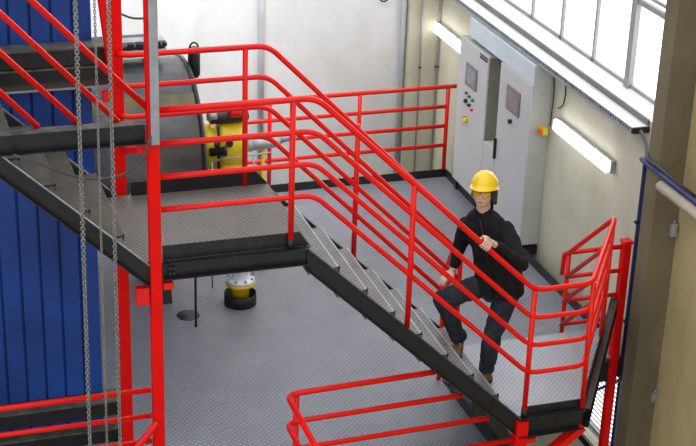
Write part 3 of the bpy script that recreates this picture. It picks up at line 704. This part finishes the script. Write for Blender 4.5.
# right hand resting on the thigh above the knee
hd = V3((-.72, -.28, -.42)).normalized(); hs2 = V3((-.36, .93, 0)).normalized(); hn = hd.cross(hs2).normalized()
if hn.z < 0: hn = -hn
pc = wrR+hd*.055+V3((0, 0, -.012))
body.ellipsoid(pc, (.040, .046, .017), Matrix((hs2, hd, hn)).transposed())
body.capsule(wrR, pc-hd*.02, .025, .022)
for k, (s, ln) in enumerate(((-.030, .9), (-.010, 1.0), (.011, .95), (.030, .78))):
    b0 = pc+hd*.036+hs2*s; b1 = b0+hd*.032*ln+hn*.002; b2 = b1+hd*.022*ln-hn*.012; b3 = b2+hd*.014*ln-hn*.016
    chainf(body, [b0, b1, b2, b3], [.0105, .0098, .009, .0078])
chainf(body, [pc-hd*.02-hs2*.03, pc+hd*.012-hs2*.056-hn*.006, pc+hd*.038-hs2*.060-hn*.014], [.014, .0115, .0095])
body.capsule(anL, anL+V3((-.07, -.01, -.055)), .03, .022); body.capsule(anR, anR+V3((-.03, -.07, -.045)), .03, .022)
bo = fuse(body, 'body', SKIN, man, .0045, 3)
# face details
MB().ellipsoid(H(0, .097, -.060), (.020, .006, .005), HR, 12).build('lips', LIP, man)
for s in (-1, 1):
    e_ = MB().ellipsoid(H(s*.030, .080, .002), (.013, .010, .010), HR, 12).build('eye', mat('eye_white', (.7, .68, .62), .3), man)
    MB().ellipsoid(H(s*.030, .0885, .002), (.006, .003, .006), HR, 10).build('iris', GUN, e_)
# hair
hr = MB(); hr.ellipsoid(H(0, -.035, .02), (.088, .085, .085), HR)
for s in (-1, 1):
    for k in range(6): hr.capsule(H(s*(.074+.004*(k % 2)), .012-.018*k, .01), H(s*(.078+.008*random.random()), .004-.018*k, (-.050-.005*k-.006) if s == 1 else -.025-.004*k), .016, .013, 8)
for k in range(7): hr.capsule(H(-.07+.0233*k, -.085, .0), H(-.075+.025*k, -.095, -.085), .022, .016, 8)
fuse(hr, 'hair', HAIRM, man, .006, 2, .003, 40)
# hard hat
ht = MB(); seg = 40; prof = [(0, .116), (.28, .113), (.52, .102), (.74, .079), (.89, .048), (.97, .016), (1.0, -.012)]
def hatpt(rr, z, a):
    fl = .085 if rr == 1.0 else 0
    x = .104*rr*math.cos(a); f = .128*rr*math.sin(a)
    return H(x, f-.018, z+.054)
rings = [[ht.b.verts.new(hatpt(max(r_, .001), z_, 2*math.pi*j/seg)) for j in range(seg)] for r_, z_ in prof]
def brim(a, ex, dz):
    fwd_ = max(0, math.sin(a))**2.5; e_ = ex*(1+1.3*fwd_)
    return H((.104+e_*.8)*math.cos(a), (.128+e_)*math.sin(a)-.018, .054-.012+dz-.012*fwd_*ex/.012)
rings.append([ht.b.verts.new(brim(2*math.pi*j/seg, .012, -.002)) for j in range(seg)])
rings.append([ht.b.verts.new(brim(2*math.pi*j/seg, .012, -.006)) for j in range(seg)])
rings.append([ht.b.verts.new(brim(2*math.pi*j/seg, -.010, -.006)) for j in range(seg)])
for i in range(len(rings)-1):
    for j in range(seg):
        f = ht.b.faces.new((rings[i][j], rings[i][(j+1) % seg], rings[i+1][(j+1) % seg], rings[i+1][j])); f.smooth = True
ht.b.faces.new(rings[0]); bmesh.ops.recalc_face_normals(ht.b, faces=ht.b.faces[:])
for x in (-.028, 0, .028):
    ht.tube([H(x, 1*.104*math.sin(a)-.018, .054+.006+.110*math.cos(a)-abs(x)*.25) for a in [math.radians(-62+12.4*k) for k in range(11)]], .0065, 8)
hat = ht.build('hard_hat', HELM, man); hat['label'] = 'yellow hard hat'
MB().tube([H(-.074, .045, -.004), H(-.079, -.05, -.006)], .003, 6).build('hat_strap', GUN, hat)
# safety glasses
gl = MB()
for s in (-1, 1): gl.prism([H(s*.005, .106, .018), H(s*.036, .100, .022), H(s*.066, .078, .018), H(s*.066, .076, -.014), H(s*.036, .098, -.026), H(s*.010, .104, -.016)], hF*.003)
g_ = gl.build('safety_glasses', LENS, man)
MB().tube([H(-.080, -.01, .014), H(-.070, .07, .018), H(-.036, .101, .022), H(0, .107, .020), H(.036, .101, .022), H(.070, .07, .018), H(.080, -.01, .014)], .0038, 6).build('glasses_frame', GUN, g_)
# jacket
jk = MB()
eloft(jk, [(neck+V3((0, 0, .000)), .068, .066), (neck+V3((.012, .0, -.055)), .14, .085), (neck+V3((.03, 0, -.12)), .185, .110), (chest+V3((0, 0, .0)), .190, .135), (waist+V3((0, 0, .05)), .180, .135), (pel+V3((0, 0, .06)), .195, .145), (pel+V3((.0, 0, -.05)), .205, .150), (pel+V3((.0, 0, -.075)), .195, .142)], 28)
jk.capsule(shL+V3((-.02, .02, -.01)), elL, .073, .057); jk.capsule(elL, wrL+(elL-wrL).normalized()*.035, .057, .042)
jk.capsule(shR+V3((.02, -.02, -.01)), elR, .073, .057); jk.capsule(elR, wrR+(elR-wrR).normalized()*.03, .057, .042)
jk.tube([neck+Ld*.062*math.cos(a)+Fd*(.058*math.sin(a))+V3((0, 0, .030-.035*max(0, math.sin(a)))) for a in [math.pi*.62+math.pi*.0+k*math.pi*1.76/16 for k in range(17)]], .016, 8)
jo = fuse(jk, 'jacket', JACKET, man, .0085, 3, .011, 11)
MB().tube([neck+Fd*.088+V3((0, 0, -.05)), chest+Fd*.148+V3((0, 0, .0)), waist+Fd*.148+V3((0, 0, .03)), pel+Fd*.158+V3((0, 0, -.05))], .004, 6, .05).build('zip', GUN, jo)
MB().ellipsoid(neck+Fd*.047+V3((0, 0, -.006)), (.026, .022, .034), HR, 12).build('shirt', SHIRT, man)
# trousers
tr = MB()
eloft(tr, [(pel+V3((0, 0, .05)), .165, .120), (pel+V3((0, 0, -.05)), .175, .125), (pel+V3((-.005, 0, -.12)), .150, .110)], 24)
tr.capsule(hipL, knL, .100, .078); tr.capsule(knL, anL+V3((0, 0, .045)), .078, .064)
tr.capsule(anL+V3((0, 0, .06)), anL+V3((.015, 0, .035)), .062, .058)
tr.capsule(hipR, knR, .102, .080); tr.capsule(knR, anR+V3((-.01, 0, .045)), .080, .064)
tr.capsule(anR+V3((0, 0, .06)), anR+V3((.01, .01, .035)), .062, .058)
fuse(tr, 'trousers', TROUSER, man, .0085, 3, .012, 12)
def shoe(an, d, name='shoe'):
    d = V3(d).normalized(); sd = V3((-d.y, d.x, 0)); R_ = Matrix((sd, d, V3((0, 0, 1)))).transposed(); zb_ = an.z
    base = an+V3((0, 0, 0))
    m_ = MB(); m_.ellipsoid(base+d*.045+V3((0, 0, -.046)), (.050, .095, .040), R_); m_.ellipsoid(base+d*.130+V3((0, 0, -.056)), (.052, .074, .032), R_)
    m_.capsule(base+V3((0, 0, .02)), base+V3((0, 0, -.045)), .044, .042); m_.ellipsoid(base-d*.03+V3((0, 0, -.05)), (.036, .038, .038), R_)
    u_ = fuse(m_, name, SHOE, man, .006, 2)
    pts = []
    for k in range(24):
        a = 2*math.pi*k/24; w = .052 if math.sin(a) > 0 else .043
        pts.append(base+d*(.062+.142*math.sin(a))+sd*w*math.cos(a)*(1-.12*abs(math.sin(a)))+V3((0, 0, -.093)))
    MB().prism(pts, (0, 0, .020)).build('sole', SOLE, u_)
    lc = MB()
    for k in range(4): lc.tube([base+d*(.055+.02*k)+sd*-.022+V3((0, 0, -.021-.007*k)), base+d*(.062+.02*k)+V3((0, 0, -.014-.008*k)), base+d*(.055+.02*k)+sd*.022+V3((0, 0, -.021-.007*k))], .003, 6)
    lc.build('laces', GUN, u_)
shoe(anL+V3((0, 0, -.003)), (-.93, -.36, 0)); shoe(anR+V3((0, 0, .005)), (-.50, -.80, 0))
